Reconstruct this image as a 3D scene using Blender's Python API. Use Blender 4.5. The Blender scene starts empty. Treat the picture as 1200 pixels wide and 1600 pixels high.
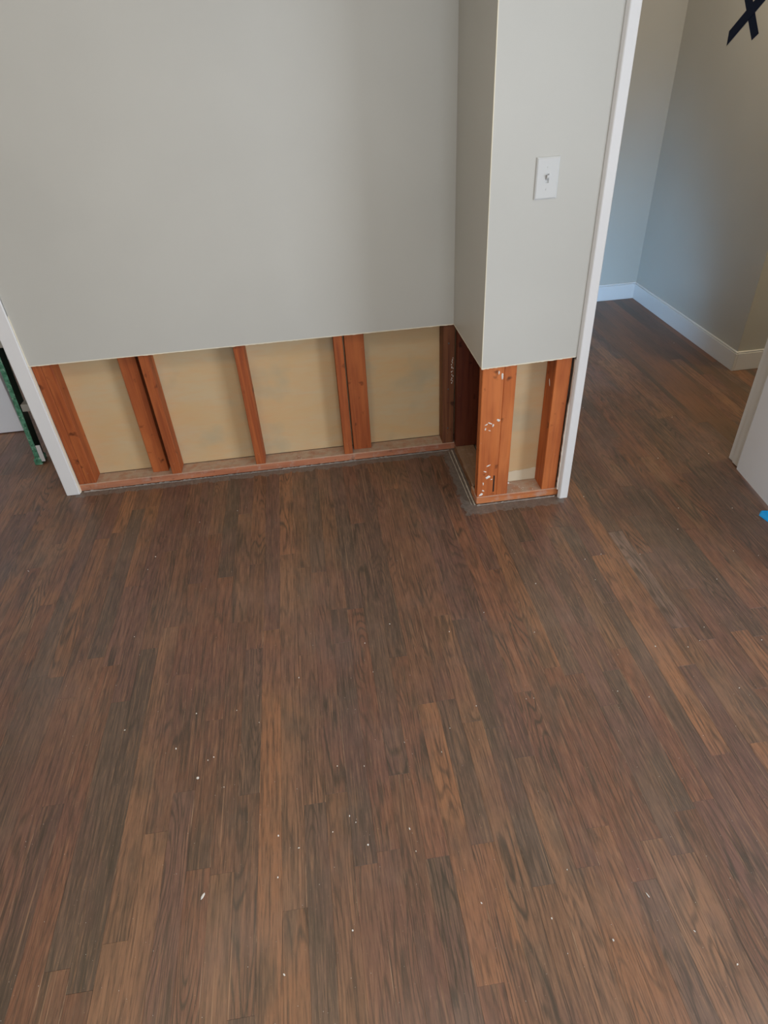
import bpy, math, random
from mathutils import Matrix, Vector, noise as mnoise
random.seed(7)
S = bpy.context.scene
COL = S.collection

# ---------------------------------------------------------------- camera
cam_d = bpy.data.cameras.new('camera'); cam = bpy.data.objects.new('camera', cam_d); COL.objects.link(cam)
FW = Vector((0.07683934, 0.79370775, -0.60342665)); RT = Vector((0.9897231, -0.13392404, -0.05012519)); UP = Vector((0.12059809, 0.59337371, 0.79584153))
CAM = Vector((-0.7728, -2.4924, 1.5849))
cam.matrix_world = Matrix(((RT.x, UP.x, -FW.x, CAM.x), (RT.y, UP.y, -FW.y, CAM.y), (RT.z, UP.z, -FW.z, CAM.z), (0, 0, 0, 1)))
FPX = 997.57
cam_d.sensor_fit = 'VERTICAL'; cam_d.sensor_height = 36; cam_d.sensor_width = 27
cam_d.lens = FPX / 1600 * 36; cam_d.clip_start = 0.02
S.camera = cam
def proj(p):
    d = Vector(p) - CAM; z = d.dot(FW)
    if z < 0.05: return (-9999, -9999)
    return (600 + FPX * d.dot(RT) / z, 800 - FPX * d.dot(UP) / z)

# ---------------------------------------------------------------- light and exposure
w = bpy.data.worlds.new('daylight'); S.world = w; w.use_nodes = True
w.node_tree.nodes['Background'].inputs[0].default_value = (0.62, 0.78, 1.0, 1)
w.node_tree.nodes['Background'].inputs[1].default_value = 1.0
S.view_settings.view_transform = 'Standard'; S.view_settings.look = 'None'
S.view_settings.gamma = 1; S.view_settings.use_curve_mapping = False
S.view_settings.exposure = 0.0
def area(name, loc, target, sx, sy, power, col):
    l = bpy.data.lights.new(name, 'AREA'); l.shape = 'RECTANGLE'; l.size = sx; l.size_y = sy
    l.energy = power; l.color = col
    o = bpy.data.objects.new(name, l); COL.objects.link(o); o.location = loc
    d = Vector(target) - Vector(loc); o.rotation_euler = d.to_track_quat('-Z', 'Y').to_euler()
    return o
# daylight in the window of the rear wall and in the window of the right wall, warm lamp light from the ceiling
area('rear_window_light', (-0.45, -3.93, 1.45), (-0.3, 0, 1.05), 1.5, 1.2, 34, (0.88, 0.94, 1.0))
area('side_window_light', (2.52, -3.0, 1.10), (-0.4, -1.4, 0.55), 1.6, 1.8, 92, (0.84, 0.91, 1.0))
area('ceiling_lamp_light', (-1.6, -1.7, 2.36), (-1.6, -1.7, 0), 0.5, 0.5, 12, (1.0, 0.78, 0.50))
area('hall_fill_light', (1.0, 0.6, 2.36), (1.0, 0.6, 0), 0.3, 0.3, 8.0, (1.0, 0.82, 0.60))  # unseen warm fill added to brighten the hall
area('hall_blue_fill_light', (0.12, 0.05, 0.50), (0.95, 1.7, 0.10), 0.3, 0.7, 4.4, (0.30, 0.62, 1.0)).data.spread = math.radians(70)  # added blue fill for the far hall wall, no window stands here
area('passage_fill_light', (2.2, 0.0, 2.36), (2.2, 0.1, 0), 0.3, 0.3, 12.0, (1.0, 0.78, 0.42))  # added warm fill for the wall face past the hall corner
area('left_room_light', (-3.4, 1.0, 2.36), (-2.6, 0.2, 0), 0.6, 0.6, 9, (0.92, 0.95, 1.0))
area('left_door_fill_light', (-4.1, 0.2, 1.2), (-2.4, 0.75, 0.3), 0.6, 1.2, 30, (0.85, 0.92, 1.0))  # unseen fill added to brighten the white door, the left wall is solid

# ---------------------------------------------------------------- node helper
class NT:
    def __init__(s, name):
        s.m = bpy.data.materials.new(name); s.m.use_nodes = True; s.t = s.m.node_tree; s.t.nodes.clear()
        s.out = s.n('ShaderNodeOutputMaterial'); s.b = s.n('ShaderNodeBsdfPrincipled'); s.t.links.new(s.b.outputs[0], s.out.inputs[0])
    def n(s, k, **kw):
        x = s.t.nodes.new(k)
        for a, v in kw.items(): setattr(x, a, v)
        return x
    def set(s, sock, v):
        if isinstance(v, bpy.types.NodeSocket): s.t.links.new(v, sock)
        elif isinstance(v, (tuple, list)) and len(v) == 3 and sock.type == 'RGBA': sock.default_value = (*v, 1)
        else: sock.default_value = v
    def coord(s, kind='Object'):
        return s.n('ShaderNodeTexCoord').outputs[kind]
    def pos(s): return s.n('ShaderNodeNewGeometry').outputs['Position']
    def normal(s): return s.n('ShaderNodeNewGeometry').outputs['Normal']
    def rnd(s): return s.n('ShaderNodeObjectInfo').outputs['Random']
    def math(s, op, a, b=0.0, c=0.0, clamp=False):
        x = s.n('ShaderNodeMath', operation=op, use_clamp=clamp); s.set(x.inputs[0], a); s.set(x.inputs[1], b); s.set(x.inputs[2], c); return x.outputs[0]
    def vmath(s, op, a, b=(0, 0, 0)):
        x = s.n('ShaderNodeVectorMath', operation=op); s.set(x.inputs[0], a); s.set(x.inputs[1], b); return x.outputs[0]
    def sep(s, v):
        x = s.n('ShaderNodeSeparateXYZ'); s.set(x.inputs[0], v); return x.outputs
    def comb(s, a, b, c):
        x = s.n('ShaderNodeCombineXYZ'); s.set(x.inputs[0], a); s.set(x.inputs[1], b); s.set(x.inputs[2], c); return x.outputs[0]
    def noise(s, v, scale, detail=3, rough=0.5, dist=0.0, col=False):
        x = s.n('ShaderNodeTexNoise'); s.set(x.inputs['Vector'], v); x.inputs['Scale'].default_value = scale
        x.inputs['Detail'].default_value = detail; x.inputs['Roughness'].default_value = rough; x.inputs['Distortion'].default_value = dist
        return x.outputs['Color' if col else 'Fac']
    def white(s, v):
        x = s.n('ShaderNodeTexWhiteNoise', noise_dimensions='1D'); s.set(x.inputs['W'], v); return x.outputs['Value']
    def ramp(s, f, stops, mode='LINEAR'):
        x = s.n('ShaderNodeValToRGB'); s.set(x.inputs[0], f); e = x.color_ramp.elements; x.color_ramp.interpolation = mode
        while len(e) < len(stops): e.new(0.5)
        for i, (p, c) in enumerate(stops):
            e[i].position = p; e[i].color = (c, c, c, 1) if isinstance(c, (int, float)) else (*c, 1)
        return x.outputs[0]
    def mix(s, f, a, b, mode='MIX'):
        x = s.n('ShaderNodeMix', data_type='RGBA', blend_type=mode); s.set(x.inputs[0], f); s.set(x.inputs[6], a); s.set(x.inputs[7], b); return x.outputs[2]
    def bump(s, h, strength, dist=0.002):
        x = s.n('ShaderNodeBump'); x.inputs['Strength'].default_value = strength; x.inputs['Distance'].default_value = dist; s.set(x.inputs['Height'], h)
        s.t.links.new(x.outputs[0], s.b.inputs['Normal'])
    def done(s, col, rough, spec=0.5):
        s.set(s.b.inputs['Base Color'], col); s.set(s.b.inputs['Roughness'], rough); s.b.inputs['Specular IOR Level'].default_value = spec
        return s.m
def srgb(r, g, b):
    f = lambda c: ((c / 255 + 0.055) / 1.055) ** 2.4 if c > 10 else c / 255 / 12.92
    return (f(r), f(g), f(b))

def paint(name, col, rough=0.55, var=0.04, bump=0.08, scale=260):
    t = NT(name); p = t.pos()
    n = t.noise(p, 1.3, 3); c2 = tuple(x * (1 - var) for x in col); c1 = tuple(min(1, x * (1 + var)) for x in col)
    t.bump(t.noise(p, scale, 2, 0.6), bump, 0.001)
    return t.done(t.mix(t.ramp(n, [(0.35, 0), (0.65, 1)]), c2, c1), rough, 0.35)
M = {}
M['wall'] = paint('cream_wall_paint', (0.53, 0.525, 0.49), 0.42)
M['trim'] = paint('white_trim_paint', (0.76, 0.76, 0.77), 0.35, 0.02, 0.04, 120)
M['door'] = paint('white_door_paint', (0.86, 0.89, 0.97), 0.35, 0.02, 0.04, 120)
M['ceiling'] = paint('ceiling_paint', (0.78, 0.71, 0.57), 0.8)
M['plastic'] = paint('white_switch_plastic', (0.60, 0.61, 0.61), 0.3, 0.01, 0.0)
M['paper'] = paint('torn_gypsum_paper', (0.80, 0.74, 0.60), 0.8, 0.12, 0.3, 500)
M['gypsum'] = paint('crumbled_gypsum', (0.78, 0.75, 0.70), 0.9, 0.15, 0.4, 700)
M['skim'] = paint('thin_plaster_skim', (0.60, 0.52, 0.38), 0.9, 0.12, 0.4, 300)
M['navy'] = paint('navy_masking_tape', (0.004, 0.010, 0.035), 0.55, 0.1, 0.15, 600)
M['navy'].node_tree.nodes['Principled BSDF'].inputs['Specular IOR Level'].default_value = 0.12
M['blue'] = paint('bright_blue_tape', (0.003, 0.40, 0.98), 0.45, 0.05, 0.1, 600)
M['steel'] = NT('nail_steel').done((0.10, 0.085, 0.075), 0.45); 
M['gap'] = NT('dark_subfloor').done((0.012, 0.008, 0.006), 0.9)
M['beige'] = paint('beige_plastic', (0.60, 0.54, 0.42), 0.5, 0.1)
M['step'] = paint('grey_step_metal', (0.40, 0.39, 0.36), 0.5, 0.1)
M['label'] = paint('pale_sticker', (0.72, 0.72, 0.74), 0.5, 0.05)
M['ink'] = NT('sticker_ink').done((0.05, 0.05, 0.06), 0.6)
M['shadowgray'] = paint('dark_rubber', (0.018, 0.022, 0.020), 0.5)

def lumber(name, base, dark, light, axis='z', dust=0.0, seed=0.0):
    t = NT(name); o = t.coord(); r = t.math('MULTIPLY', t.rnd(), 37.0)
    x, y, z = t.sep(o)
    a = {'x': (x, y, z), 'y': (y, x, z), 'z': (z, x, y)}[axis]
    v = t.comb(t.math('ADD', t.math('MULTIPLY', a[1], 55.0), r), t.math('ADD', t.math('MULTIPLY', a[2], 55.0), seed), t.math('MULTIPLY', a[0], 2.2))
    g = t.noise(v, 1.0, 5, 0.6, 0.6)
    v2 = t.comb(t.math('ADD', t.math('MULTIPLY', a[1], 14.0), r), t.math('MULTIPLY', a[2], 14.0), t.math('MULTIPLY', a[0], 3.0))
    big = t.noise(v2, 1.0, 3, 0.55)
    c = t.mix(t.ramp(g, [(0.35, 0), (0.62, 1)]), dark, base)
    c = t.mix(t.ramp(big, [(0.45, 0), (0.75, 0.75)]), c, light)
    k = t.noise(t.vmath('ADD', o, t.comb(r, 0.0, 0.0)), 22.0, 2, 0.5)
    c = t.mix(t.ramp(k, [(0.24, 0.85), (0.34, 0.0)]), c, tuple(q * 0.25 for q in dark))
    sc = t.noise(t.vmath('ADD', o, (3.1, 0, 7.7)), 60.0, 4, 0.7)
    c = t.mix(t.ramp(sc, [(0.70, 0.0), (0.76, 0.55)]), c, (0.55, 0.40, 0.30))
    if dust:
        nz = t.sep(t.normal())[2]
        dn = t.noise(t.pos(), 28.0, 5, 0.65)
        m = t.math('MULTIPLY', t.ramp(nz, [(0.5, 0), (0.8, 1)]), t.ramp(dn, [(0.30, 0.35), (0.60, dust)]))
        c = t.mix(m, c, (0.47, 0.37, 0.28))
        m2 = t.ramp(t.noise(t.vmath('ADD', t.pos(), (9, 2, 1)), 22.0, 5, 0.7), [(0.52, 0.0), (0.68, 0.6)])
        c = t.mix(m2, c, (0.45, 0.33, 0.27))
    t.bump(g, 0.25, 0.002)
    return t.done(c, 0.62, 0.3)
M['stud'] = lumber('orange_fir_stud', (0.40, 0.105, 0.030), (0.25, 0.060, 0.020), (0.50, 0.150, 0.045))
M['stud2'] = lumber('bright_fir_stud', (0.50, 0.140, 0.036), (0.34, 0.085, 0.026), (0.62, 0.20, 0.060))
M['stud_dark'] = lumber('brown_aged_stud', (0.21, 0.080, 0.034), (0.11, 0.036, 0.018), (0.28, 0.125, 0.060))
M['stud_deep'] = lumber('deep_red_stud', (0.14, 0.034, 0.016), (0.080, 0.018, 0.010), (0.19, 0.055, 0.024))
M['plate'] = lumber('dusty_plate_x', (0.46, 0.17, 0.085), (0.30, 0.105, 0.06), (0.52, 0.24, 0.14), 'x', 0.95)
M['plate_o'] = lumber('orange_plate_x', (0.54, 0.19, 0.065), (0.40, 0.12, 0.05), (0.60, 0.26, 0.11), 'x', 0.95)
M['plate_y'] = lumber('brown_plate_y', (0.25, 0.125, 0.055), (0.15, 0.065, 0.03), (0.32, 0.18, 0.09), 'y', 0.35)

def make_backing():
    t = NT('tan_board_back'); p = t.pos(); x, y, z = t.sep(p)
    big = t.noise(t.comb(t.math('MULTIPLY', x, 2.5), y, t.math('MULTIPLY', z, 7.0)), 1.0, 4, 0.55, 0.5)
    st = t.noise(t.comb(t.math('MULTIPLY', x, 10.0), y, t.math('MULTIPLY', z, 45.0)), 1.0, 4, 0.6)
    c = t.mix(t.ramp(big, [(0.35, 0), (0.65, 1)]), (0.60, 0.41, 0.215), (0.57, 0.44, 0.27))
    c = t.mix(t.ramp(st, [(0.45, 0), (0.75, 0.5)]), c, (0.62, 0.37, 0.19))
    stn = t.noise(t.vmath('ADD', p, (0, 0, 4)), 5.0, 3, 0.5)
    c = t.mix(t.ramp(stn, [(0.58, 0), (0.72, 0.5)]), c, (0.40, 0.36, 0.25))
    t.bump(st, 0.1, 0.001)
    return t.done(c, 0.75, 0.25)
M['backing'] = make_backing()

def make_floor():
    t = NT('dark_oak_floor'); o = t.coord(); x, y, z = t.sep(o); r = t.rnd()
    r1 = t.white(t.math('MULTIPLY', r, 913.7)); r2 = t.white(t.math('MULTIPLY', r, 417.3)); r3 = t.white(t.math('MULTIPLY', r, 133.1))
    off = t.math('MULTIPLY', r, 311.0)
    px, py, pz = t.sep(t.pos())
    # board colour is carried by each board, then stained
    oi = t.n('ShaderNodeObjectInfo'); base = oi.outputs['Color']
    b1 = t.noise(t.comb(t.math('ADD', t.math('MULTIPLY', x, 12.0), off), t.math('MULTIPLY', y, 3.2), r), 1.0, 3, 0.6)
    base = t.mix(t.ramp(b1, [(0.52, 0.0), (0.66, 0.62)]), base, (0.080, 0.056, 0.038))
    b2 = t.noise(t.vmath('MULTIPLY', t.pos(), (3.2, 2.2, 0.0)), 1.0, 4, 0.6)
    base = t.mix(t.ramp(b2, [(0.46, 0.0), (0.62, 0.55)]), base, (0.150, 0.070, 0.058))
    b3 = t.noise(t.vmath('ADD', t.vmath('MULTIPLY', t.pos(), (4.5, 2.6, 0.0)), (7.0, 3.0, 0.0)), 1.0, 4, 0.6)
    base = t.mix(t.ramp(b3, [(0.54, 0.0), (0.70, 0.50)]), base, (0.085, 0.062, 0.044))
    # cathedral figure: contour lines of a long soft field
    fld = t.noise(t.comb(t.math('ADD', t.math('MULTIPLY', x, 16.0), off), t.math('MULTIPLY', y, 2.0), r2), 1.0, 1.0, 0.4)
    frq = t.math('ADD', 7.0, t.math('MULTIPLY', r3, 15.0))
    wob = t.noise(t.comb(t.math('MULTIPLY', x, 60.0), t.math('ADD', t.math('MULTIPLY', y, 14.0), off), 0.0), 1.0, 3, 0.6)
    ph = t.math('ADD', t.math('MULTIPLY', fld, frq), t.math('MULTIPLY', wob, 0.40))
    ln = t.math('PINGPONG', ph, 0.5)
    line = t.ramp(ln, [(0.0, 1.0), (0.10, 0.75), (0.24, 0.0)])
    msk = t.ramp(t.noise(t.comb(t.math('ADD', t.math('MULTIPLY', x, 9.0), off), t.math('MULTIPLY', y, 3.4), 9.0), 1.0, 2), [(0.44, 0.10), (0.58, 1.0)])
    amt = t.math('MULTIPLY', line, msk)
    base = t.mix(t.math('MULTIPLY', amt, t.math('ADD', 0.38, t.math('MULTIPLY', r2, 0.50))), base, (0.040, 0.031, 0.021))
    # long streaks and pores
    g1 = t.noise(t.comb(t.math('ADD', t.math('MULTIPLY', x, 110.0), off), t.math('MULTIPLY', y, 3.6), 0.0), 1.0, 5, 0.72)
    base = t.mix(t.ramp(g1, [(0.34, 0.80), (0.50, 0.0)]), base, (0.055, 0.034, 0.022))
    base = t.mix(t.ramp(g1, [(0.54, 0.0), (0.74, 0.60)]), base, (0.34, 0.170, 0.085))
    fp = t.noise(t.comb(t.math('ADD', t.math('MULTIPLY', x, 260.0), off), t.math('MULTIPLY', y, 14.0), 0.0), 1.0, 3, 0.7)
    base = t.mix(t.ramp(fp, [(0.32, 0.65), (0.48, 0.0)]), base, (0.045, 0.028, 0.018))
    base = t.mix(t.ramp(fp, [(0.54, 0.0), (0.72, 0.45)]), base, (0.34, 0.19, 0.11))
    # worn light and dark lines along some board edges
    en = t.noise(t.comb(t.math('MULTIPLY', x, 8.0), t.math('ADD', t.math('MULTIPLY', y, 6.0), off), 2.0), 1.0, 4, 0.65)
    ex = t.math('ABSOLUTE', x)
    em = t.math('MULTIPLY', t.math('GREATER_THAN', ex, 0.0272), t.ramp(en, [(0.56, 0.0), (0.68, 0.85)]))
    base = t.mix(em, base, (0.42, 0.27, 0.17))
    ed = t.math('MULTIPLY', t.math('GREATER_THAN', ex, 0.0276), t.ramp(en, [(0.34, 0.75), (0.46, 0.0)]))
    base = t.mix(ed, base, (0.03, 0.02, 0.014))
    # scuffs and dust of the whole floor
    sc = t.noise(t.pos(), 3.0, 5, 0.62)
    base = t.mix(t.ramp(sc, [(0.50, 0.0), (0.72, 0.20)]), base, (0.24, 0.18, 0.155))
    sp = t.noise(t.pos(), 190.0, 2, 0.6)
    base = t.mix(t.ramp(sp, [(0.70, 0.0), (0.76, 0.40)]), base, (0.42, 0.32, 0.24))
    # dirty unfinished margin where the baseboards used to be
    nz = t.math('MULTIPLY', t.math('SUBTRACT', t.noise(t.pos(), 26.0, 4, 0.65), 0.5), 0.07)
    def band(d0, d1, v): return t.math('MULTIPLY', t.math('GREATER_THAN', v, d0), t.math('LESS_THAN', v, d1))
    yy = t.math('ADD', py, nz); xx = t.math('ADD', px, nz)
    m1 = t.math('MULTIPLY', t.math('GREATER_THAN', yy, -0.032), band(-1.90, -0.19, px))
    m1 = t.math('MULTIPLY', m1, t.math('LESS_THAN', py, 0.1))
    m2 = t.math('MULTIPLY', band(-0.245, -0.15, xx), band(-0.50, 0.1, yy))
    m3 = t.math('MULTIPLY', band(-0.495, -0.40, yy), band(-0.24, 0.16, xx))
    mm = t.math('MAXIMUM', m1, t.math('MAXIMUM', m2, m3))
    dirt = t.mix(t.noise(t.pos(), 45.0, 5, 0.7), (0.030, 0.026, 0.024), (0.30, 0.27, 0.24))
    base = t.mix(t.math('MULTIPLY', mm, 0.8), base, dirt)
    sl = t.noise(t.comb(t.math('ADD', t.math('MULTIPLY', x, 170.0), off), t.math('MULTIPLY', y, 1.3), 6.0), 1.0, 2, 0.5)
    base = t.mix(t.ramp(sl, [(0.26, 0.75), (0.34, 0.0)]), base, (0.030, 0.020, 0.014))
    base = t.mix(t.ramp(sl, [(0.68, 0.0), (0.74, 0.45)]), base, (0.40, 0.24, 0.14))
    rough = t.ramp(t.noise(t.pos(), 7.0, 4, 0.6), [(0.3, 0.40), (0.7, 0.54)])
    t.bump(t.math('ADD', t.math('MULTIPLY', fp, 0.6), t.math('MULTIPLY', line, -0.6)), 0.22, 0.001)
    t.b.inputs['Coat Weight'].default_value = 0.35; t.b.inputs['Coat Roughness'].default_value = 0.58
    return t.done(base, rough, 0.5)
M['floor'] = make_floor()

def make_green():
    t = NT('scuffed_green_rail'); p = t.coord()
    n = t.noise(p, 38.0, 4, 0.6); n2 = t.noise(t.vmath('ADD', p, (4, 4, 4)), 75.0, 3, 0.6)
    c = t.mix(t.ramp(n, [(0.42, 0), (0.58, 1)]), (0.05, 0.20, 0.12), (0.14, 0.38, 0.26))
    c = t.mix(t.ramp(n2, [(0.60, 0), (0.66, 0.85)]), c, (0.50, 0.64, 0.56))
    c = t.mix(t.ramp(n2, [(0.34, 0.8), (0.42, 0)]), c, (0.02, 0.045, 0.03))
    t.bump(n2, 0.5, 0.002)
    return t.done(c, 0.5)
M['green'] = make_green()
M['green_shaded'] = paint('shaded_green_channel', (0.014, 0.026, 0.020), 0.6, 0.3)  # darker copy of the rail green, shade of the inner faces put into the colour

# ---------------------------------------------------------------- mesh helpers
def link(name, verts, faces, mat, parent=None, loc=(0, 0, 0), smooth=False):
    me = bpy.data.meshes.new(name); me.from_pydata(verts, [], faces); me.materials.append(mat); me.validate()
    if smooth:
        for f in me.polygons: f.use_smooth = True
    o = bpy.data.objects.new(name, me); COL.objects.link(o); o.location = loc
    if parent is not None:
        o.parent = parent
        o.location = Vector(loc) - world_loc(parent)
    return o
WL = {}
def world_loc(o):
    v = Vector(o.location); q = o.parent
    while q is not None: v += Vector(q.location); q = q.parent
    return v
def boxdata(x0, x1, y0, y1, z0, z1, b=0.0):
    """box, with all edges chamfered by b"""
    if b <= 0:
        v = [(x, y, z) for x in (x0, x1) for y in (y0, y1) for z in (z0, z1)]
        f = [(0, 1, 3, 2), (4, 6, 7, 5), (0, 4, 5, 1), (2, 3, 7, 6), (0, 2, 6, 4), (1, 5, 7, 3)]
        return v, f
    v = []; idx = {}
    for i, x in enumerate((x0, x1)):
        for j, y in enumerate((y0, y1)):
            for k, z in enumerate((z0, z1)):
                sx, sy, sz = (1, -1)[i], (1, -1)[j], (1, -1)[k]
                for a in range(3):
                    q = [x + sx * b, y + sy * b, z + sz * b]; q[a] = (x, y, z)[a]
                    idx[(i, j, k, a)] = len(v); v.append(tuple(q))
    f = []
    for a in range(3):
        o = [c for c in range(3) if c != a]
        for s in (0, 1):
            q = []
            for (m, n) in ((0, 0), (1, 0), (1, 1), (0, 1)):
                k = [0, 0, 0]; k[a] = s; k[o[0]] = m; k[o[1]] = n; q.append(idx[(*k, a)])
            f.append(q)
    for a in range(3):      # edges running along axis a
        o = [c for c in range(3) if c != a]
        for m in (0, 1):
            for n in (0, 1):
                k0 = [0, 0, 0]; k0[o[0]] = m; k0[o[1]] = n; k1 = list(k0); k1[a] = 1
                f.append([idx[(*k0, o[0])], idx[(*k1, o[0])], idx[(*k1, o[1])], idx[(*k0, o[1])]])
    for i in (0, 1):
        for j in (0, 1):
            for k in (0, 1): f.append([idx[(i, j, k, a)] for a in range(3)])
    c = Vector(((x0 + x1) / 2, (y0 + y1) / 2, (z0 + z1) / 2))
    out = []
    for q in f:
        p = [Vector(v[i]) for i in q]; nrm = (p[1] - p[0]).cross(p[2] - p[0])
        ctr = sum(p, Vector()) / len(p)
        out.append(tuple(q) if nrm.dot(ctr - c) > 0 else tuple(reversed(q)))
    return v, out
def box(name, x0, x1, y0, y1, z0, z1, mat, parent=None, b=0.0015, origin=None):
    o = origin or ((x0 + x1) / 2, (y0 + y1) / 2, z0)
    v, f = boxdata(x0 - o[0], x1 - o[0], y0 - o[1], y1 - o[1], z0 - o[2], z1 - o[2], b)
    return link(name, v, f, mat, parent, o)
def merge(parts):
    V = []; F = []
    for v, f in parts:
        n = len(V); V += v; F += [tuple(i + n for i in q) for q in f]
    return V, F
def empty(name, loc):
    o = bpy.data.objects.new(name, None); COL.objects.link(o); o.location = loc; o.empty_display_size = 0.05; return o
def struct(o, label=None):
    o['kind'] = 'structure'
    if label: o['label'] = label
    return o
def tag(o, label, cat, group=None, kind=None):
    o['label'] = label; o['category'] = cat
    if group: o['group'] = group
    if kind: o['kind'] = kind
    return o
def jag_slab(axis, a0, a1, zlo, ztop, t0, t1, amp, seg, seed):
    """slab along 'x' or 'y' whose lower edge is a slightly ragged saw cut; zlo = (z at a0, z at a1)"""
    v = []; n = seg
    for i in range(n + 1):
        u = i / n; a = a0 + (a1 - a0) * u
        z = zlo[0] + (zlo[1] - zlo[0]) * u + amp * mnoise.noise(Vector((a * 23, seed, 0))) + amp * 0.7 * mnoise.noise(Vector((a * 90, seed, 3)))
        for tt in (t0, t1):
            for zz in (z, ztop): v.append((a, tt, zz) if axis == 'x' else (tt, a, zz))
    f = []
    for i in range(n):
        p = i * 4; q = p + 4
        f += [(p, q, q + 1, p + 1), (p + 2, p + 3, q + 3, q + 2), (p, p + 2, q + 2, q), (p + 1, q + 1, q + 3, p + 3)]
    f += [(0, 1, 3, 2), (n * 4, n * 4 + 2, n * 4 + 3, n * 4 + 1)]
    return v, f
def torn(name, axis, a0, a1, zlo, t, out, mat, parent, seg, seed, hgt=0.0028):
    """thin torn paper edge hanging along a saw cut"""
    v = []; f = []
    for i in range(seg + 1):
        u = i / seg; a = a0 + (a1 - a0) * u
        z = zlo[0] + (zlo[1] - zlo[0]) * u
        h = hgt * (0.5 + abs(mnoise.noise(Vector((a * 60, seed, 1)))) * 1.6)
        lo = z - h * 0.6; hi = z + 0.0022
        for tt in (t, t + out):
            for zz in (lo, hi): v.append((a, tt, zz) if axis == 'x' else (tt, a, zz))
    for i in range(seg):
        p = i * 4; q = p + 4
        f += [(p, q, q + 1, p + 1), (p + 2, p + 3, q + 3, q + 2), (p, p + 2, q + 2, q), (p + 1, q + 1, q + 3, p + 3)]
    f += [(0, 1, 3, 2), (seg * 4, seg * 4 + 2, seg * 4 + 3, seg * 4 + 1)]
    return link(name, v, f, mat, parent)
def blobdata(c, ax, ay, r1, r2, th, n=9, seed=0):
    """irregular low blob lying in the plane ax, ay; th along the outward normal"""
    ax = Vector(ax); ay = Vector(ay); nn = ax.cross(ay).normalized(); c = Vector(c); rr = random.Random(seed)
    k = [0.65 + 0.5 * rr.random() for _ in range(n)]
    ring = [c + ax * (math.cos(2 * math.pi * i / n) * r1 * k[i]) + ay * (math.sin(2 * math.pi * i / n) * r2 * k[i]) for i in range(n)]
    v = [tuple(p) for p in ring] + [tuple(c + (p - c) * 0.72 + nn * th) for p in ring] + [tuple(c + nn * th * 1.3)]
    f = [(i, (i + 1) % n, n + (i + 1) % n, n + i) for i in range(n)] + [(n + i, n + (i + 1) % n, 2 * n) for i in range(n)] + [tuple(reversed(range(n)))]
    return v, f

# ---------------------------------------------------------------- measures
X1 = -0.1968; D = 0.4466; T = 0.012; XLI = -1.8825; XLO = -1.940
XC1 = 0.146; XC2 = 0.189; XJ = 0.977; XR = 1.4746; YF = 1.703; YN = 0.4868
HC = 0.605; CEIL = 2.44; BK = 0.090; PH = 0.036
RX = 2.60; LX = -4.2; RY = -4.0

# ---------------------------------------------------------------- floor
floor = struct(box('floor', LX, 3.2, RY, 3.2, -0.06, -0.0195, M['gap'], b=0), 'dark brown oak strip floor, scuffed and dusty')
PW = 0.0571; plank_mesh = {}
def plank_me(L):
    k = round(L, 4)
    if k not in plank_mesh:
        w2 = PW / 2 - 0.00008; h = L / 2 - 0.00012; c = 0.0003
        v = [(-w2, -h, -0.019), (w2, -h, -0.019), (w2, h, -0.019), (-w2, h, -0.019), (-w2, -h, -c), (w2, -h, -c), (w2, h, -c), (-w2, h, -c),
             (-w2 + c, -h + c, 0), (w2 - c, -h + c, 0), (w2 - c, h - c, 0), (-w2 + c, h - c, 0)]
        f = [(0, 1, 5, 4), (1, 2, 6, 5), (2, 3, 7, 6), (3, 0, 4, 7), (4, 5, 9, 8), (5, 6, 10, 9), (6, 7, 11, 10), (7, 4, 8, 11), (8, 9, 10, 11)]
        me = bpy.data.meshes.new('plank'); me.from_pydata(v, [], f); me.materials.append(M['floor']); plank_mesh[k] = me
    return plank_mesh[k]
def fl(u, v_):   # the floor point that a pixel of the photograph shows (boards and crumbs were measured this way)
    d = FW + RT * ((u - 600) / FPX) - UP * ((v_ - 800) / FPX); q = -CAM.z / d.z; p = CAM + d * q; return (p.x, p.y)
# end joints seen in the photograph
JOINTS = [(327, 1126), (425, 984), (450, 866), (535, 1004), (490, 1256), (520, 1240), (390, 1241), (752, 1318), (850, 1383), (346, 1365), (358, 901), (822, 846), (952, 1048), (965, 1100), (1010, 1375), (835, 1180), (660, 1100),
          (600, 1330), (680, 1340), (1075, 1265), (950, 832), (380, 1590), (700, 960), (885, 1055), (1100, 1000), (300, 1235), (160, 1042), (215, 915), (250, 1300), (165, 1475), (1120, 1180), (490, 895), (540, 950), (622, 1210), (110, 1090), (70, 1260)]
TONE = {'k': (0.080, 0.066, 0.050), 'd': (0.110, 0.076, 0.054), 'o': (0.30, 0.135, 0.062), 't': (0.25, 0.130, 0.070), 'p': (0.155, 0.080, 0.062), 'm': (0.185, 0.090, 0.052), 'r': (0.21, 0.088, 0.048), 'g': (0.20, 0.150, 0.125)}
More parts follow.
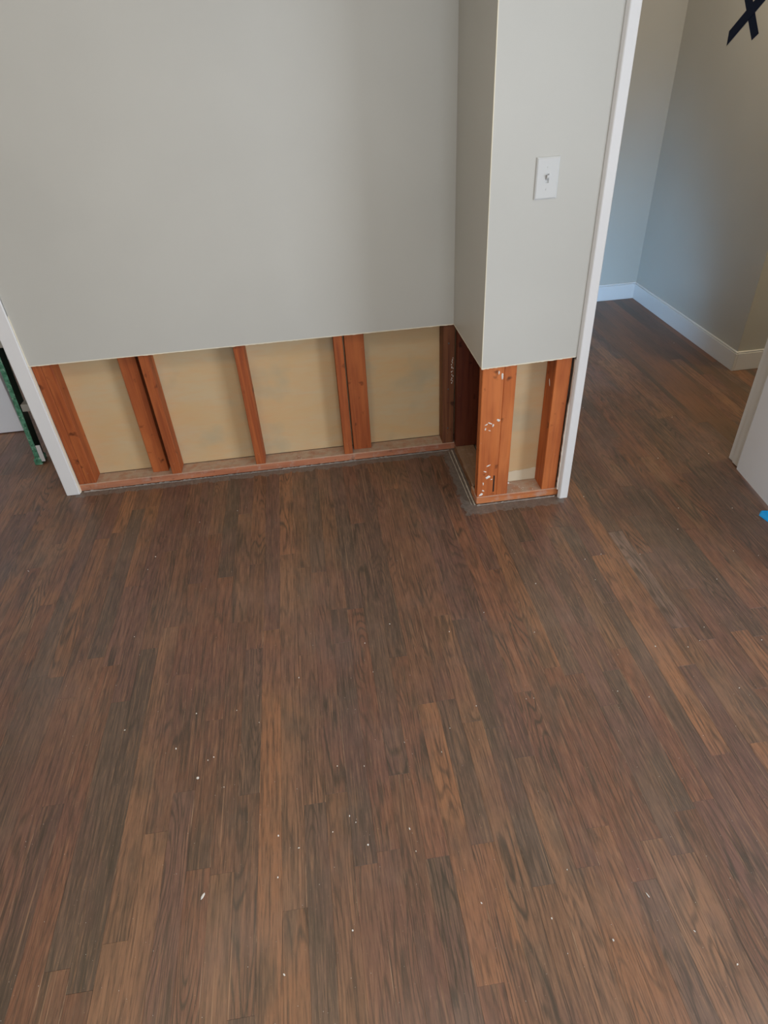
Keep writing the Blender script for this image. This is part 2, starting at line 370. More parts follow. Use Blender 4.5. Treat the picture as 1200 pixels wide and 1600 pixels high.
TONES = [(330, 1180, 'k'), (390, 1100, 'd'), (424, 1200, 'o'), (410, 1400, 'o'), (430, 925, 'p'), (450, 840, 'o'), (535, 1060, 'k'), (522, 1150, 'd'), (500, 1050, 'm'), (490, 1200, 't'), (490, 1400, 'd'), (515, 1400, 'd'), (455, 1200, 't'), (455, 1400, 't'),
         (358, 850, 'k'), (372, 950, 't'), (400, 900, 'm'), (345, 1480, 't'), (385, 1520, 'd'), (375, 1300, 'm'), (752, 1240, 'd'), (760, 1400, 'o'), (840, 1300, 'k'), (800, 1180, 'k'), (870, 1480, 't'), (980, 950, 'o'), (780, 880, 'o'), (830, 1010, 't'),
         (545, 880, 'k'), (545, 1000, 'd'), (160, 980, 'k'), (820, 825, 'k'), (960, 815, 'd'), (1000, 900, 'g'), (760, 1050, 'k'), (965, 1075, 'g'), (980, 1130, 'd'), (1060, 1230, 'k'), (1040, 1450, 'd'), (700, 880, 'p'), (640, 1000, 'p'), (690, 1060, 'm'),
         (620, 1120, 'm'), (600, 1160, 'd'), (590, 1400, 'p'), (650, 1400, 'm'), (700, 1450, 'd'), (560, 1400, 'm'), (920, 1250, 'r'), (980, 1300, 'r'), (1100, 1400, 't'), (1150, 1350, 'p'), (940, 1480, 't'), (50, 1000, 'r'), (250, 1000, 'm'), (220, 1000, 'r'),
         (280, 1450, 'p'), (160, 1400, 'k'), (200, 1500, 't'), (60, 1500, 'r'), (100, 1550, 'm'), (320, 1300, 'm'), (240, 850, 'p'), (300, 850, 'm'), (480, 850, 't'), (480, 950, 't'), (600, 850, 'm')]
jr = {}
for u_, v_ in JOINTS:
    a, b_ = fl(u_, v_); jr.setdefault(round(a / PW), []).append(b_)
tr = {}
for u_, v_, c_ in TONES:
    a, b_ = fl(u_, v_); tr.setdefault(round(a / PW), []).append((b_, c_))
cand = []
for k in range(-73, 56):
    x = k * PW
    ys = sorted(jr.get(k, [])) or [RY + 2.0 + random.random()]
    y = ys[0]; lo = []
    while y > RY + 0.35:
        y -= round(random.choice([0.42, 0.5, 0.62, 0.7, 0.82, 0.95, 1.1, 1.25]), 2); lo.append(max(y, RY))
    y = ys[-1]; hi = []
    while y < 2.9:
        y += round(random.choice([0.42, 0.5, 0.62, 0.7, 0.82, 0.95, 1.1, 1.25]), 2); hi.append(min(y, 3.15))
    ys = sorted(set(lo)) + ys + hi
    for y0_, y1_ in zip(ys[:-1], ys[1:]):
        L = y1_ - y0_
        if L < 0.01: continue
        yc = (y0_ + y1_) / 2; vis = 0
        for q in range(9):
            for dx in (-PW / 2, PW / 2):
                u, vv = proj((x + dx, y0_ + L * q / 8, 0))
                if -10 < u < 1210 and -10 < vv < 1610: vis += 1
        hid = (x < X1 - 0.03 and x > -1.88 and y0_ > 0.0) or (x < XC1 and x > X1 and y0_ > -0.40) or (x > XR and y0_ > YN) or (x > XJ + 0.05 and y0_ > -0.44)
        tone = TONE[random.choice('kddoottppmmmrrr')]
        for b_, c_ in tr.get(k, []):
            if y0_ < b_ < y1_: tone = TONE[c_]
        cand.append((vis > 0 and not hid, (Vector((x, yc, 0)) - CAM).length, x, yc, L, tone))
vis = sorted([c for c in cand if c[0]], key=lambda c: c[1]); rest = [c for c in cand if not c[0]] + vis[300:]
print('visible planks', len(vis), 'others', len(rest))
for _, _, x, yc, L, tone in vis[:300]:
    o = bpy.data.objects.new('plank', plank_me(L)); COL.objects.link(o); o.parent = floor
    jt = random.uniform(0.80, 1.08); o.color = (*[(c * 0.70 + m_ * 0.33) * jt for c, m_ in zip(tone, (0.178, 0.082, 0.049))], 1)
    o.location = Vector((x, yc, -abs(random.gauss(0, 0.00008)))) - world_loc(floor)
    o.rotation_euler = (random.gauss(0, 0.0002), random.gauss(0, 0.0012), 0)
V = []; F = []
for _, _, x, yc, L, tone in rest:
    me = plank_me(L); n = len(V)
    V += [(q.co.x + x, q.co.y + yc, q.co.z) for q in me.vertices]; F += [tuple(i + n for i in p.vertices) for p in me.polygons]
def plain_planks():
    t = NT('dark_oak_far_floor'); p = t.pos(); x, y, z = t.sep(p)
    k = t.math('FLOOR', t.math('DIVIDE', x, PW)); n = t.noise(t.comb(t.math('MULTIPLY', k, 3.7), y, 0.0), 1.0, 1)
    g = t.noise(t.comb(t.math('MULTIPLY', x, 300.0), t.math('MULTIPLY', y, 8.0), 0.0), 1.0, 3, 0.6)
    c = t.mix(t.ramp(n, [(0.35, 0), (0.65, 1)]), (0.10, 0.070, 0.050), (0.23, 0.11, 0.06))
    return t.done(t.mix(t.ramp(g, [(0.3, 0.5), (0.5, 0)]), c, (0.03, 0.018, 0.012)), 0.42)
o = link('plank_field', V, F, plain_planks(), floor); o['kind'] = 'stuff'

# ---------------------------------------------------------------- back wall: drywall above the saw cut, open framing below
v, f = jag_slab('x', XLI, X1, (HC, HC), CEIL, 0.0, T, 0.0012, 150, 1.0)
wall_back = struct(link('wall_back', v, f, M['wall']), 'cream wall cut open along its foot, orange studs showing')
def member(name, x0, x1, y0, y1, z0, z1, mat, parent, label=None, b=0.0018):
    o = box(name, x0, x1, y0, y1, z0, z1, mat, parent, b)
    if label: o['label'] = label
    return o
member('backing_panel', -1.935, X1 + 0.10, BK, BK + T, PH, 2.2, M['backing'], wall_back, 'tan back of the wallboard of the next room')
member('bottom_plate', -1.93, X1 + 0.10, T, BK, 0.001, PH, M['plate'], wall_back, 'dusty pinkish wooden plate on the floor', 0.003)
TOPZ = 2.40
def stud(x0, x1, y0, y1, mat, parent, name='stud', label=None, z1=TOPZ):
    return member(name, x0, x1, y0, y1, PH, z1, mat, parent, label)
stud(-1.8800, -1.8460, T + .001, BK, M['stud'], wall_back)
stud(-1.8455, -1.8060, T + .002, BK, M['stud'], wall_back)
stud(-1.562, -1.492, .046, BK, M['stud'], wall_back, 'nailing_board')
stud(-1.472, -1.431, T + .001, BK, M['stud'], wall_back)
stud(-1.097, -1.055, T + .001, BK, M['stud'], wall_back)
stud(-0.694, -0.656, T + .001, BK, M['stud'], wall_back)
stud(-0.648, -0.566, .046, BK, M['stud'], wall_back, 'nailing_board')
stud(-0.2375, -0.187, T + .001, BK, M['stud_dark'], wall_back, 'stud', 'brown corner stud with pale chalk scrawl')
# nail heads on the corner stud
for z in (0.52, 0.31, 0.115):
    vv = []; n = 8
    for k in range(n): vv.append((-0.214 + 0.0035 * math.cos(k * math.tau / n), T - 0.0005, z + 0.0045 * math.sin(k * math.tau / n)))
    link('nail_head', vv + [(-0.214, T - 0.0015, z)], [(k, (k + 1) % n, n) for k in range(n)], M['steel'], wall_back)
# faint chalk scrawl on the corner stud
parts = []
for i in range(15):
    z = 0.455 - i * 0.0085 + random.uniform(-.003, .003); xx = -0.196 + random.uniform(-0.007, 0.004)
    parts.append(blobdata((xx, T + 0.0005, z), (0, 0, 1), (1, 0, 0), random.uniform(.003, .006), random.uniform(.0012, .003), 0.0008, 6, i))
o = link('chalk_mark', *[a for a in merge([(v_, [tuple(q) for q in f_]) for v_, f_ in parts])], M['gypsum'], wall_back); o['label'] = 'pale illegible chalk scrawl'
torn('torn_paper_edge', 'x', XLI, X1, (HC, HC), -0.0006, 0.002, M['paper'], wall_back, 160, 3.0)
# ---------------------------------------------------------------- recess side wall
v, f = jag_slab('y', -D + T, -0.0005, (HC + 0.002, HC), CEIL, X1, X1 + T, 0.001, 50, 5.0)
wall_side = struct(link('wall_recess_side', v, f, M['wall']), 'narrow side face of the wall column, cut open at its foot')
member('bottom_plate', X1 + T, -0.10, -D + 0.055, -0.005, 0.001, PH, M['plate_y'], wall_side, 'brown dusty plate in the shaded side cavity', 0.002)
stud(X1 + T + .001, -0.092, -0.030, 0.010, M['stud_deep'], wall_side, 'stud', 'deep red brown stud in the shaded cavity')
member('backing_panel', -0.092, -0.080, -D + 0.10, 1.69, 0, CEIL, M['wall'], wall_side)
torn('torn_paper_edge', 'y', -D, -0.002, (HC + .002, HC), X1 - 0.0006, 0.002, M['paper'], wall_side, 50, 8.0, 0.002)
member('backing_panel', -0.0935, -0.0925, -0.395, -0.031, PH, CEIL, M['stud_deep'], wall_side, 'thin dark sheet added to darken the back of the side cavity', b=0)  # dark sheet added over the pale panel so the cavity looks shaded
# ---------------------------------------------------------------- column front
v, f = jag_slab('x', X1, XC1 + 0.003, (HC + 0.002, HC + 0.011), CEIL, -D, -D + T, 0.001, 40, 9.0)
wall_col = struct(link('wall_column', v, f, M['wall']), 'narrow bright wall column beside the doorway, cut open at its foot')
yf = -D + T
box('corner_highlight', X1 - 0.0007, X1 + 0.0022, -D - 0.0007, -D + 0.0022, HC + 0.001, CEIL, M['paper'], wall_col, 0.0006)  # pale strip, the bright edge highlight of the corner put into its colour
member('bottom_plate', X1 + 0.006, XC1 + 0.02, yf, -D + 0.10, 0.001, PH, M['plate_o'], wall_col, 'orange plate with a dusty top', 0.003)
stud(X1 + 0.008, -0.108, yf + .001, -0.395, M['stud2'], wall_col, 'corner_post', 'bright orange corner post smeared with plaster')
stud(-0.1075, -0.062, yf + .002, -D + 0.10, M['stud2'], wall_col)
stud(0.083, 0.141, yf + .001, -D + 0.10, M['stud2'], wall_col)
member('backing_panel', -0.10, XC2 - .01, -D + 0.1005, -D + 0.112, 0, CEIL, M['backing'], wall_col)
# whitish plaster skim low on the panel
vv = []; n = 12
for i in range(n + 1):
    a = -0.062 + (0.083 + 0.062) * i / n; z = 0.082 + 0.010 * i / n + random.uniform(-.0012, .0012)
    for y_ in (-D + 0.0990, -D + 0.1004):
        for zz in (PH, z): vv.append((a, y_, zz))
ff = []
for i in range(n):
    p = i * 4; q = p + 4
    ff += [(p, q, q + 1, p + 1), (p + 2, p + 3, q + 3, q + 2), (p, p + 2, q + 2, q), (p + 1, q + 1, q + 3, p + 3)]
o = link('plaster_skim', vv, ff, M['skim'], wall_col); o['label'] = 'grey white plaster skim low on the panel'
torn('torn_paper_edge', 'x', X1, XC1, (HC + .002, HC + .011), -D - 0.0008, 0.002, M['paper'], wall_col, 45, 12.0, 0.0035)
# plaster smears on the post
sm = [(-0.165, 0.372, .006, .004), (-0.150, 0.376, .010, .0035), (-0.138, 0.366, .004, .008), (-0.118, 0.385, .008, .007), (-0.168, 0.352, .004, .007), (-0.152, 0.345, .007, .002),
      (-0.148, 0.185, .010, .003), (-0.160, 0.158, .008, .003), (-0.147, 0.130, .011, .008), (-0.165, 0.100, .003, .010), (-0.172, 0.048, .009, .008), (-0.164, 0.066, .006, .004), (-0.132, 0.118, .004, .003), (-0.115, 0.565, .004, .014), (-0.128, 0.58, .003, .009)]
for i, (sx, sz, a, b_) in enumerate(sm):
    if i < 13 or True:
        v, f = blobdata((sx, yf + 0.0008, sz), (1, 0, 0.4 * (-1) ** i), (0, 0, 1), a * .95, b_ * .95, 0.0010, 9, 40 + i); link('plaster_smear', v, f, M['gypsum'], wall_col)
# dark crack low in the post
box('split', -0.1245, -0.1185, yf + 0.0003, yf + 0.0025, 0.055, 0.135, M['gap'], wall_col, 0.0005)
# splinter on the side of the right stud
v, f = blobdata((0.0822, -D + 0.055, 0.50), (0, .45, 1), (0, 1, -.45), .016, .0022, 0.0012, 8, 3); link('pale_splinter', v, [tuple(reversed(q)) for q in f], M['paper'], wall_col)
# ragged strip of old plaster beside the casing
vv = []; n = 46
for i in range(n + 1):
    z = PH + (HC - PH) * i / n
    e = 0.0035 + 0.0022 * abs(mnoise.noise(Vector((z * 40, 0, 2)))) * 2 + (0.002 if z < .42 else -0.001)
    for y_ in (-D + 0.001, -D + 0.010):
        vv.append((XC1 + 0.005 - e, y_, z)); vv.append((XC1 + 0.006, y_, z))
ff = []
for i in range(n):
    p = i * 4; q = p + 4
    ff += [(p, p + 1, q + 1, q), (p + 2, q + 2, q + 3, p + 3), (p, q, q + 2, p + 2), (p + 1, p + 3, q + 3, q + 1)]
o = link('plaster_remnant', vv, ff, M['gypsum'], wall_col); o['label'] = 'ragged plaster edge along the casing'

# ---------------------------------------------------------------- casings, jambs, doors
def casing(name, x0, x1, yb, yfr, ztop, label):
    """flat casing with eased edges; yfr = room side"""
    return struct(box(name, x0, x1, yfr, yb, 0.0, ztop, M['trim'], b=0.003), label)
casing('trim_1', XLO, XLI, -0.0005, -0.012, 2.09, 'white painted casing of the left opening').name = 'trim_1'
v = []
prof = [(XC1 + 0.0032, -D - 0.0005), (XC1 + 0.0036, -D - 0.004), (XC1 + 0.0092, -D - 0.0125), (XC1 + 0.012, -D - 0.0140), (XC2 - 0.003, -D - 0.0140), (XC2, -D - 0.011), (XC2, -D - 0.0005)]
for z in (0, 2.09): v += [(a, b_, z) for a, b_ in prof]
f = [(k, (k + 1) % 7, 7 + (k + 1) % 7, 7 + k) for k in range(7)] + [tuple(reversed(range(7))), tuple(range(7, 14))]
struct(link('trim_2', v, f, M['trim']), 'white casing between wall column and doorway')
struct(box('door_1', XLO, XLI - 0.004, 0.0, BK + 2 * T, 0.0, 2.05, M['trim'], b=0.001), 'jamb of the left opening')
struct(box('door_2', XC1 + 0.022, XC2 - 0.004, -D, -D + 0.115, 0.0, 2.05, M['trim'], b=0.001), 'jamb on the left of the doorway')
# cream caulk line along the left casing
struct(box('trim_3', XLI - 0.0005, XLI + 0.0022, -0.003, 0.013, 0.002, HC + 0.2, M['paper'], b=0.0007), 'cream paint line along the left casing')
# right jamb with door stop
v, f = merge([boxdata(XJ, XJ + 0.02, -D, -D + 0.128, 0, 2.05, 0.001), boxdata(XJ - 0.011, XJ + 0.0005, -D + 0.050, -D + 0.088, 0.004, 2.04, 0.002)])
struct(link('door_3', v, f, M['trim']), 'grooved white jamb on the right of the doorway')
struct(box('trim_4', XJ + 0.006, XJ + 0.066, -D - 0.013, -D - 0.0005, 0, 2.09, M['trim'], b=0.003), 'white casing right of the doorway')
struct(box('trim_5', XC1 + 0.0035, XJ + 0.066, -D - 0.013, -D - 0.0005, 2.0905, 2.15, M['trim'], b=0.003), 'head casing over the doorway')
struct(box('trim_6', XLO - 0.88, XLI, -0.012, -0.0005, 2.0905, 2.15, M['trim'], b=0.003), 'head casing over the left opening')
# door leaf standing open into the room
leaf = empty('door_4', (0.934, -0.436, 0.0)); struct(leaf, 'pale bluish white door standing open at the right')
v, f = boxdata(0, 0.035, -0.76, 0, 0.022, 2.02, 0.002); o = link('door_panel', v, f, M['door'], leaf); o.location = (0, 0, 0)
for z in (0.25, 1.0, 1.75):
    v, f = boxdata(0.036, 0.044, -0.03, 0.004, z, z + 0.09, 0.001); o = link('hinge', v, f, M['plastic'], leaf); o.location = (0, 0, 0)
leaf.rotation_euler = (0, 0, -math.radians(6.0))

# ---------------------------------------------------------------- light switch
sx, sz = -0.0235, 1.2025
sw = empty('light_switch', (sx, -D, sz - 0.057)); tag(sw, 'white single toggle light switch on the wall column', 'light switch')
def plate_data():
    w2, h2, d, e = .035, .057, .0055, .004
    v = [(-w2, 0, -h2), (w2, 0, -h2), (w2, 0, h2), (-w2, 0, h2), (-w2, -.003, -h2), (w2, -.003, -h2), (w2, -.003, h2), (-w2, -.003, h2),
         (-w2 + e, -d, -h2 + e), (w2 - e, -d, -h2 + e), (w2 - e, -d, h2 - e), (-w2 + e, -d, h2 - e)]
    s = [(-.0053, -d, -.0125), (.0053, -d, -.0125), (.0053, -d, .0125), (-.0053, -d, .0125)]
    r = [(a, -0.001, c) for a, b, c in s]
    v += s + r
    f = [(0, 1, 5, 4), (1, 2, 6, 5), (2, 3, 7, 6), (3, 0, 4, 7), (4, 5, 9, 8), (5, 6, 10, 9), (6, 7, 11, 10), (7, 4, 8, 11),
         (8, 9, 13, 12), (9, 10, 14, 13), (10, 11, 15, 14), (11, 8, 12, 15), (12, 13, 17, 16), (13, 14, 18, 17), (14, 15, 19, 18), (15, 12, 16, 19), (16, 17, 18, 19)]
    return v, f
v, f = plate_data(); link('cover_plate', v, f, M['plastic'], sw, (sx, -D - 0.0003, sz))
v = [(-.0042, 0, -.006), (.0042, 0, -.006), (.0042, 0, .0075), (-.0042, 0, .0075), (-.0033, -.0125, .0035), (.0033, -.0125, .0035), (.0033, -.0135, .0105), (-.0033, -.0135, .0105)]
link('toggle', v, [(0, 1, 5, 4), (1, 2, 6, 5), (2, 3, 7, 6), (3, 0, 4, 7), (4, 5, 6, 7), (3, 2, 1, 0)], M['plastic'], sw, (sx, -D - 0.0012, sz))
for s in (-1, 1):
    n = 10; v = [(0.0028 * math.cos(k * math.tau / n), -0.0003, 0.0028 * math.sin(k * math.tau / n)) for k in range(n)] + [(0.0024 * math.cos(k * math.tau / n), -0.0012, 0.0024 * math.sin(k * math.tau / n)) for k in range(n)]
    f = [(k, (k + 1) % n, n + (k + 1) % n, n + k) for k in range(n)] + [tuple(range(n, 2 * n))]
    link('screw', v, f, M['plastic'], sw, (sx, -D - 0.0055, sz + s * 0.030))

# ---------------------------------------------------------------- ceiling, other walls of the room and the hall
struct(box('ceiling', LX, 3.2, RY, 3.2, CEIL, CEIL + 0.1, M['ceiling'], b=0))
struct(box('wall_left', LX - 0.1, LX, RY, 3.2, 0, CEIL, M['wall'], b=0), 'cream left wall')
# rear wall with window opening
def holed(name, axis, c0, c1, a0, a1, ho, label):
    (h0, h1, z0, z1) = ho; P = []
    def B(a, b, zl, zh): P.append(boxdata(a, b, c0, c1, zl, zh) if axis == 'x' else boxdata(c0, c1, a, b, zl, zh))
    B(a0, h0, 0, CEIL); B(h1, a1, 0, CEIL); B(h0, h1, 0, z0); B(h0, h1, z1, CEIL)
    v, f = merge(P); return struct(link(name, v, f, M['wall']), label)
holed('wall_rear', 'x', RY - 0.1, RY, LX, RX + .1, (-1.25, 0.35, 0.8, 2.1), 'cream rear wall with a window')
holed('wall_right', 'y', RX, RX + 0.1, RY, -D, (-3.84, -2.16, 0.12, 2.1), 'cream right wall with a glazed door')
def window(name, axis, c, a0, a1, z0, z1):
    t = 0.04; P = []
    def B(a, b, zl, zh): P.append(boxdata(a, b, c, c + 0.05, zl, zh, .002) if axis == 'x' else boxdata(c, c + 0.05, a, b, zl, zh, .002))
    B(a0, a0 + t, z0, z1); B(a1 - t, a1, z0, z1); B(a0 + t, a1 - t, z0, z0 + t); B(a0 + t, a1 - t, z1 - t, z1); m = (z0 + z1) / 2; B(a0 + t, a1 - t, m - .02, m + .02)
    v, f = merge(P); struct(link(name, v, f, M['trim']), 'white sash window behind the viewer')
window('window_1', 'x', RY - 0.09, -1.25, 0.35, 0.8, 2.1); window('window_2', 'y', RX + 0.04, -3.84, -2.16, 0.12, 2.1)
# wall right of the doorway, header over it, header over the left opening, wall left of that opening
struct(box('wall_doorway_right', XJ + 0.02, RX, -D, -D + 0.115, 0, CEIL, M['wall'], b=0), 'wall to the right of the doorway')
struct(box('wall_doorway_head', XC1, XJ + 0.02, -D, -D + 0.115, 2.05, CEIL, M['wall'], b=0), 'wall over the doorway')
struct(box('wall_opening_head', XLO - 0.82, XLI, 0, BK + 2 * T, 2.05, CEIL, M['wall'], b=0), 'wall over the left opening')
struct(box('wall_opening_left', LX, XLO - 0.82, 0, BK + 2 * T, 0, CEIL, M['wall'], b=0), 'wall to the left of the left opening')
# hall
struct(box('wall_hall_right', XR, 3.1, YN, YF + 0.3, 0, CEIL, M['wall'], b=0.001), 'cream hall wall with its outer corner')
struct(box('wall_hall_far', -0.08, XR, YF, YF + 0.1, 0, CEIL, M['wall'], b=0), 'pale blue lit far wall of the hall')
struct(box('wall_hall_end', 3.1, 3.2, -D + .115, YN, 0, CEIL, M['wall'], b=0), 'end wall of the side passage')
struct(box('wall_left_room_far', LX, -0.08, 1.70, 1.80, 0, CEIL, M['wall'], b=0), 'far wall of the left room')
def base_x(name, x0, x1, y, label):   # faces -y
    P = [boxdata(x0, x1, y - 0.013, y, 0, 0.098, .0015), boxdata(x0, x1, y - 0.010, y, 0.0985, 0.108, .003)]
    v, f = merge(P); struct(link(name, v, f, M['trim']), label)
def base_y(name, x, y0, y1, label):   # faces -x
    P = [boxdata(x - 0.013, x, y0, y1, 0, 0.098, .0015), boxdata(x - 0.010, x, y0, y1, 0.0985, 0.108, .003)]
    v, f = merge(P); struct(link(name, v, f, M['trim']), label)
base_y('baseboard_hall_right', XR, YN - 0.013, YF - 0.0135, 'white baseboard running down the hall')
base_x('baseboard_hall_corner', XR + 0.0003, 3.09, YN, 'short white baseboard past the hall corner')
base_x('baseboard_hall_far', -0.07, XR, YF, 'white baseboard on the far hall wall')

# ---------------------------------------------------------------- navy tape cross on the hall wall
tc = empty('tape_cross', (XR, 1.1, 1.42)); tag(tc, 'dark navy tape cross stuck on the hall wall', 'tape')
def strip(p0, p1, wd, off, seed):
    p0 = Vector((p0[0], p0[1])); p1 = Vector((p1[0], p1[1])); d = (p1 - p0).normalized(); nn = Vector((-d.y, d.x)); n = 16; v = []; f = []; r = random.Random(seed)
    for i in range(n + 1):
        c = p0 + (p1 - p0) * (i / n); k = wd / 2
        e0 = -d * (0.016 if i == 0 else 0); 
        a = c + nn * k + e0 * (1.6 if seed == 1 else .2); b = c - nn * k + (-e0 * .3 if i == 0 else Vector((0, 0)))
        for q in (a, b):
            v.append((XR - off, q.x, q.y)); v.append((XR - off - 0.0006, q.x, q.y))
    for i in range(n):
        p = i * 4; q = p + 4
        f += [(p + 1, q + 1, q + 3, p + 3), (p, p + 2, q + 2, q), (p, q, q + 1, p + 1), (p + 2, p + 3, q + 3, q + 2)]
    f += [(0, 1, 3, 2), (n * 4, n * 4 + 2, n * 4 + 3, n * 4 + 1)]
    return v, f
v, f = strip((1.012, 1.462), (1.298, 1.790), 0.050, 0.0004, 2); link('tape_strip', v, f, M['navy'], tc)
v, f = strip((1.230, 1.462), (0.800, 1.780), 0.051, 0.0012, 1); link('tape_strip', v, f, M['navy'], tc)

# ---------------------------------------------------------------- blue tape piece on the floor
v = [(0.862, -0.722, 0), (0.882, -0.700, 0), (0.915, -0.712, 0), (0.99, -0.80, 0), (0.965, -0.865, 0), (0.905, -0.832, 0), (0.872, -0.775, 0)]
n = len(v); hh = [0.003, 0.007, 0.010, 0.008, 0.004, 0.005, 0.004]
v2 = v + [(a + (0.915 - a) * .05, b + (-0.78 - b) * .05, hh[i]) for i, (a, b, c) in enumerate(v)]
v2 = [(a, b, c + 0.0006) for a, b, c in v2]
o = link('tape_scrap', v2, [(i, (i + 1) % n, n + (i + 1) % n, n + i) for i in range(n)] + [tuple(range(n, 2 * n))], M['blue'])
tag(o, 'bright blue tape scrap on the floor under the open door', 'tape')

# ---------------------------------------------------------------- left room: open white door and green stepladder
ld = empty('door_5', (-2.325, 0.655, 0)); struct(ld, 'white door or panel seen through the left opening')
v, f = boxdata(-0.80, 0, 0, 0.035, 0.006, 2.02, 0.002); o = link('door_panel', v, f, M['door'], ld); o.location = (0, 0, 0)
lad = empty('stepladder', (-2.147, 0.30, 0)); tag(lad, 'scuffed green folded stepladder standing just inside the left opening', 'ladder')
L = 1.72
def rail(x, y, mat, name, label=None, w=0.021, d=0.060):
    P = []
    n = 40
    v = []; f = []
    for i in range(n + 1):
        z = L * i / n; j = 0.0016 * mnoise.noise(Vector((z * 45, x * 9, y)))
        for (a, b_) in ((-w / 2 - j, 0), (w / 2 + j, 0), (w / 2, d), (w / 2 - .006, d), (w / 2 - .006, .006), (-w / 2 + .006, .006), (-w / 2 + .006, d), (-w / 2, d)):
            v.append((a, b_, z))
    for i in range(n):
        for k in range(8):
            p = i * 8 + k; q = i * 8 + (k + 1) % 8; f.append((p, q, q + 8, p + 8))
    o = link(name, v, f, mat, lad); o.location = (x, y, 0)
    o.data.materials.append(M['green_shaded'])
    for i, p in enumerate(o.data.polygons): p.material_index = 0 if i % 8 in (0, 7) else 1  # all but the front and outer faces take the painted-in shade
    if label: o['label'] = label
    return o
ladder_parts = [rail(0, 0, M['green'], 'rail', None), rail(0.44, 0, M['green'], 'rail', None)]
def lpart(name, x0, x1, y0, y1, z0, z1, mat, label=None, b=.002):
    v, f = boxdata(x0, x1, y0, y1, z0, z1, b); o = link(name, v, f, mat, lad); o.location = (0, 0, 0)
    if label: o['label'] = label
    return o
for k in range(5):
    z = 0.27 + k * 0.3; lpart('step', 0.013, 0.427, 0.004, 0.075, z, z + 0.035, M['step'])
for xx in (0.045, 0.400): lpart('rear_leg', xx - .02, xx + .02, 0.085, 0.108, 0.004, 1.62, M['green_shaded'], 'dark rear leg')
lpart('foot', -0.017, 0.017, -0.008, 0.064, 0.0, 0.03, M['green'], None)
lpart('foot', 0.423, 0.457, -0.008, 0.064, 0.0, 0.03, M['green'], None)
lpart('brace', 0.014, 0.075, 0.076, 0.084, 0.20, 0.255, M['beige'], 'beige brace')
lb = lpart('sticker', 0.014, 0.034, -0.004, -0.001, 0.015, 0.10, M['label'], 'pale printed sticker', .0005)
lad.rotation_euler = (math.radians(-3.0), math.radians(1.0), 0)

# ---------------------------------------------------------------- rubble at the foot of the opened wall
def ridge(name, pts, w, h, mat, seed, label):
    v = []; f = []; n = len(pts) - 1
    for i, (a, b_) in enumerate(pts):
        d = Vector((pts[min(i + 1, n)][0] - pts[max(i - 1, 0)][0], pts[min(i + 1, n)][1] - pts[max(i - 1, 0)][1])).normalized(); nn = Vector((-d.y, d.x))
        k = w * (0.45 + 1.0 * abs(mnoise.noise(Vector((a * 60, b_ * 60, seed))))); hh = h * (0.4 + 1.5 * abs(mnoise.noise(Vector((a * 80, b_ * 80, seed + 5)))))
        v += [(a - nn.x * k, b_ - nn.y * k, 0.0003), (a, b_, 0.0003 + hh), (a + nn.x * k, b_ + nn.y * k, 0.0003)]
    for i in range(n):
        p = i * 3; q = p + 3; f += [(p, p + 1, q + 1, q), (p + 1, p + 2, q + 2, q + 1), (p, q, q + 2, p + 2)]
    f += [(0, 2, 1), (n * 3, n * 3 + 1, n * 3 + 2)]
    o = link(name, v, f, mat); return tag(o, label, 'debris', None, 'stuff')
def linept(a, b, n): return [(a[0] + (b[0] - a[0]) * i / n, a[1] + (b[1] - a[1]) * i / n + 0.0012 * mnoise.noise(Vector((i * .7, a[0], b[0])))) for i in range(n + 1)]
M['rub'] = paint('grey_plaster_dust', (0.24, 0.21, 0.19), 0.9, 0.35, 0.5, 300)
M['rub2'] = paint('pale_paint_ridge', (0.42, 0.38, 0.32), 0.8, 0.3, 0.5, 300)
ridge('plaster_ridge', linept((-1.87, 0.006), (-0.21, 0.006), 320), 0.0045, 0.005, M['rub'], 1, 'crumbly grey plaster line at the foot of the long wall opening')
ridge('plaster_ridge', linept((-0.196, 0.004), (-0.196, -0.436), 90), 0.0042, 0.006, M['rub2'], 2, 'pale plaster line along the foot of the recess side wall')
ridge('plaster_ridge', linept((-0.212, -0.01), (-0.209, -0.43), 90), 0.0022, 0.004, M['rub2'], 4, 'thin outer paint line beside the recess side wall')
ridge('plaster_ridge', linept((-0.19, -0.441), (0.14, -0.441), 70), 0.004, 0.004, M['rub'], 3, 'plaster dust line at the foot of the wall column')
def chip(c, a, b_, h, ang, seed):
    r = random.Random(seed); n = 6; v = []
    for lv in (0, 1):
        for k in range(n):
            t_ = k * math.tau / n; q = 0.7 + .4 * r.random(); X = math.cos(t_) * a * q * (1 - .3 * lv); Y = math.sin(t_) * b_ * q * (1 - .3 * lv)
            v.append((c[0] + X * math.cos(ang) - Y * math.sin(ang), c[1] + X * math.sin(ang) + Y * math.cos(ang), c[2] + h * lv))
    return v, [tuple(reversed(range(n)))] + [(k, (k + 1) % n, n + (k + 1) % n, n + k) for k in range(n)] + [tuple(range(n, 2 * n))]
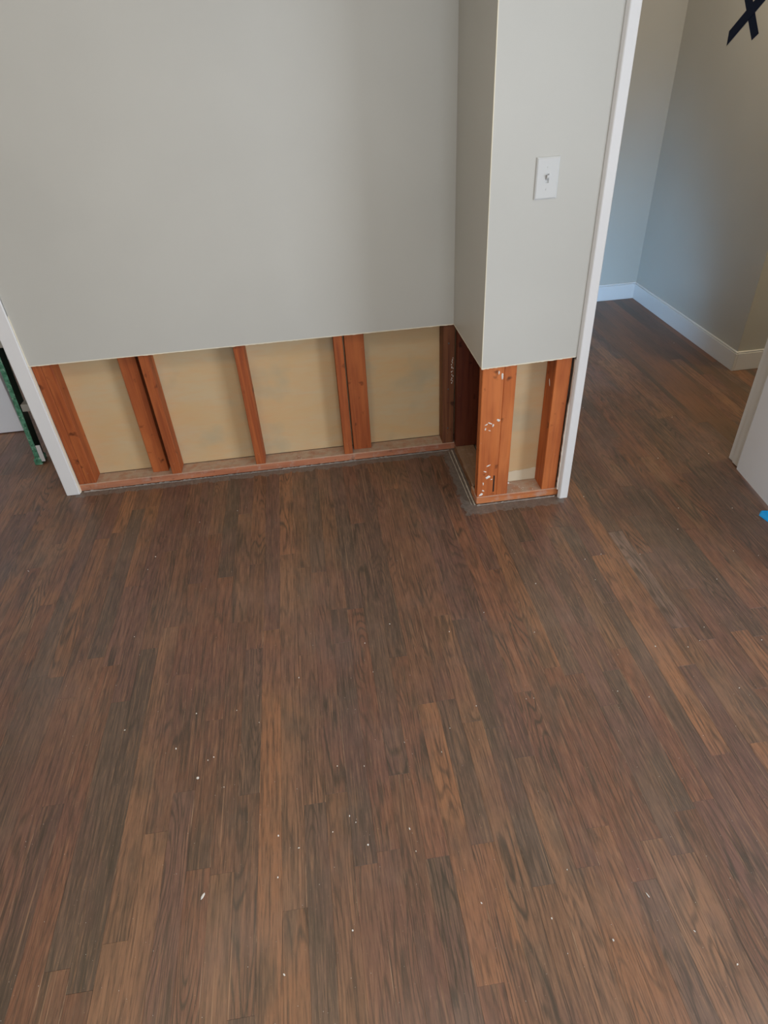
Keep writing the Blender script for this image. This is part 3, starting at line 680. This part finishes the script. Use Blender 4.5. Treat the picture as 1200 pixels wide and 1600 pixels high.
crumbs = [(371,798,1),(312,816,1),(243,870,1.2),(231,890,1.3),(45,893,1.2),(44,892,1),(467,1059,1.3),(405,1129,1.2),(307,1115,1.4),(195,1141,1.4),(275,1170,1.7),(334,1183,1.4),(325,1188,1.3),(570,1005,1.2),(583,1050,1),(632,1160,1),
 (527,1197,1.2),(575,1320,1.5),(551,1454,1.8),(434,1371,1.3),(444,1523,1.4),(435,1306,1.8),(467,1325,1.3),(609,975,1.1),(756,957,1.1),(702,987,1.2),(835,988,1.2),(837,912,1.4),(804,865,1),(914,874,1.2),(939,866,1.1),(930,906,1.3),(1000,866,1.2),(1024,1010,1.4),(1060,794,1.3),(1059,827,1.2),
 (1144,794,1.3),(1146,861,1.1),(1075,1011,1.2),(1093,1001,1),(744,1103,1.2),(965,1080,1.2),(1014,1089,1.1),(822,1092,1),(834,1091,1),(703,1138,1.2),(640,1295,1.6),(886,1359,1.3),(752,1411,1.6),(887,1490,.9),(958,1469,2.0),(1152,1507,1.6),(1085,1455,1.3),(862,1435,1.2),(690,1175,1.2),(650,1330,1.1),
 (546,1275,1.2),(556,1285,1.2),(569,1197,1.2),(370,1110,1),(520,1300,1.1),(210,995,1),(350,1230,1),(1190,1000,1.2),(1120,905,1.1),(985,536,1.2),(1053,536,1.4),(1050,652,1.4),(1028,716,1.2),(1107,709,1.5),(911,637,1.4),(912,776,1.4),(1185,868,1.1),(1100,980,1.2),(1155,1075,1.1)]
parts = []
for i, (u, v_, s) in enumerate(crumbs):
    X, Y = fl(u, v_); r = random.Random(i); q = 0.00155 * s
    parts.append(chip((X, Y, 0.0003), q * r.uniform(.8, 1.5), q * r.uniform(.6, 1), q * 0.8, r.uniform(0, 3.1), i))
for i in range(240):
    r = random.Random(900 + i); X, Y = fl(r.uniform(0, 1200), r.uniform(790, 1600)); q = r.uniform(.0004, .00085)
    if Y > -0.02 or (X > -0.2 and Y > -0.45): continue
    parts.append(chip((X, Y, 0.0003), q, q * .8, q, r.uniform(0, 3), i))
v, f = merge(parts); tag(link('plaster_crumbs', v, f, M['gypsum']), 'tiny white plaster crumbs strewn over the dark floor', 'debris', None, 'stuff')
X, Y = fl(317, 1400); v, f = chip((X, Y, 0.0003), 0.0085, 0.003, 0.002, 1.1, 5); tag(link('plaster_chip', v, f, M['gypsum']), 'long white plaster sliver on the floor, lower left', 'debris')
X, Y = fl(309, 1216); v, f = chip((X, Y, 0.0003), 0.0045, 0.0042, 0.003, 0, 8); tag(link('plaster_chip', v, f, M['gypsum']), 'round white plaster chip lying on a dark floor board', 'debris')
X, Y = fl(1012, 1399); v, f = chip((X, Y, 0.0003), 0.0075, 0.0016, 0.002, 1.9, 15); tag(link('plaster_chip', v, f, M['gypsum']), 'thin white plaster sliver on the floor, lower right', 'debris')
# crumbs lying on the bottom plates
parts = []
for i in range(90):
    r = random.Random(300 + i); q = r.uniform(.001, .0026); parts.append(chip((r.uniform(-1.79, -.25), r.uniform(.02, .085), PH - .0002), q, q * .8, q * .8, r.uniform(0, 3), i))
v, f = merge(parts); o = link('plaster_dust', v, f, M['rub2'], wall_back); o['kind'] = 'stuff'
parts = []
for i in range(9):
    r = random.Random(500 + i); q = r.uniform(.003, .006); parts.append(chip((-0.045 + r.gauss(0, .007), -0.362 + r.gauss(0, .006), PH - .0002 + r.random() * .006), q, q * .8, q, r.uniform(0, 3), i))
for i in range(50):
    r = random.Random(600 + i); q = r.uniform(.001, .0022); parts.append(chip((r.uniform(-.17, .13), r.uniform(-.43, -.36), PH - .0002), q, q * .8, q * .8, r.uniform(0, 3), i))
v, f = merge(parts); o = link('plaster_dust', v, f, M['gypsum'], wall_col); o['kind'] = 'stuff'
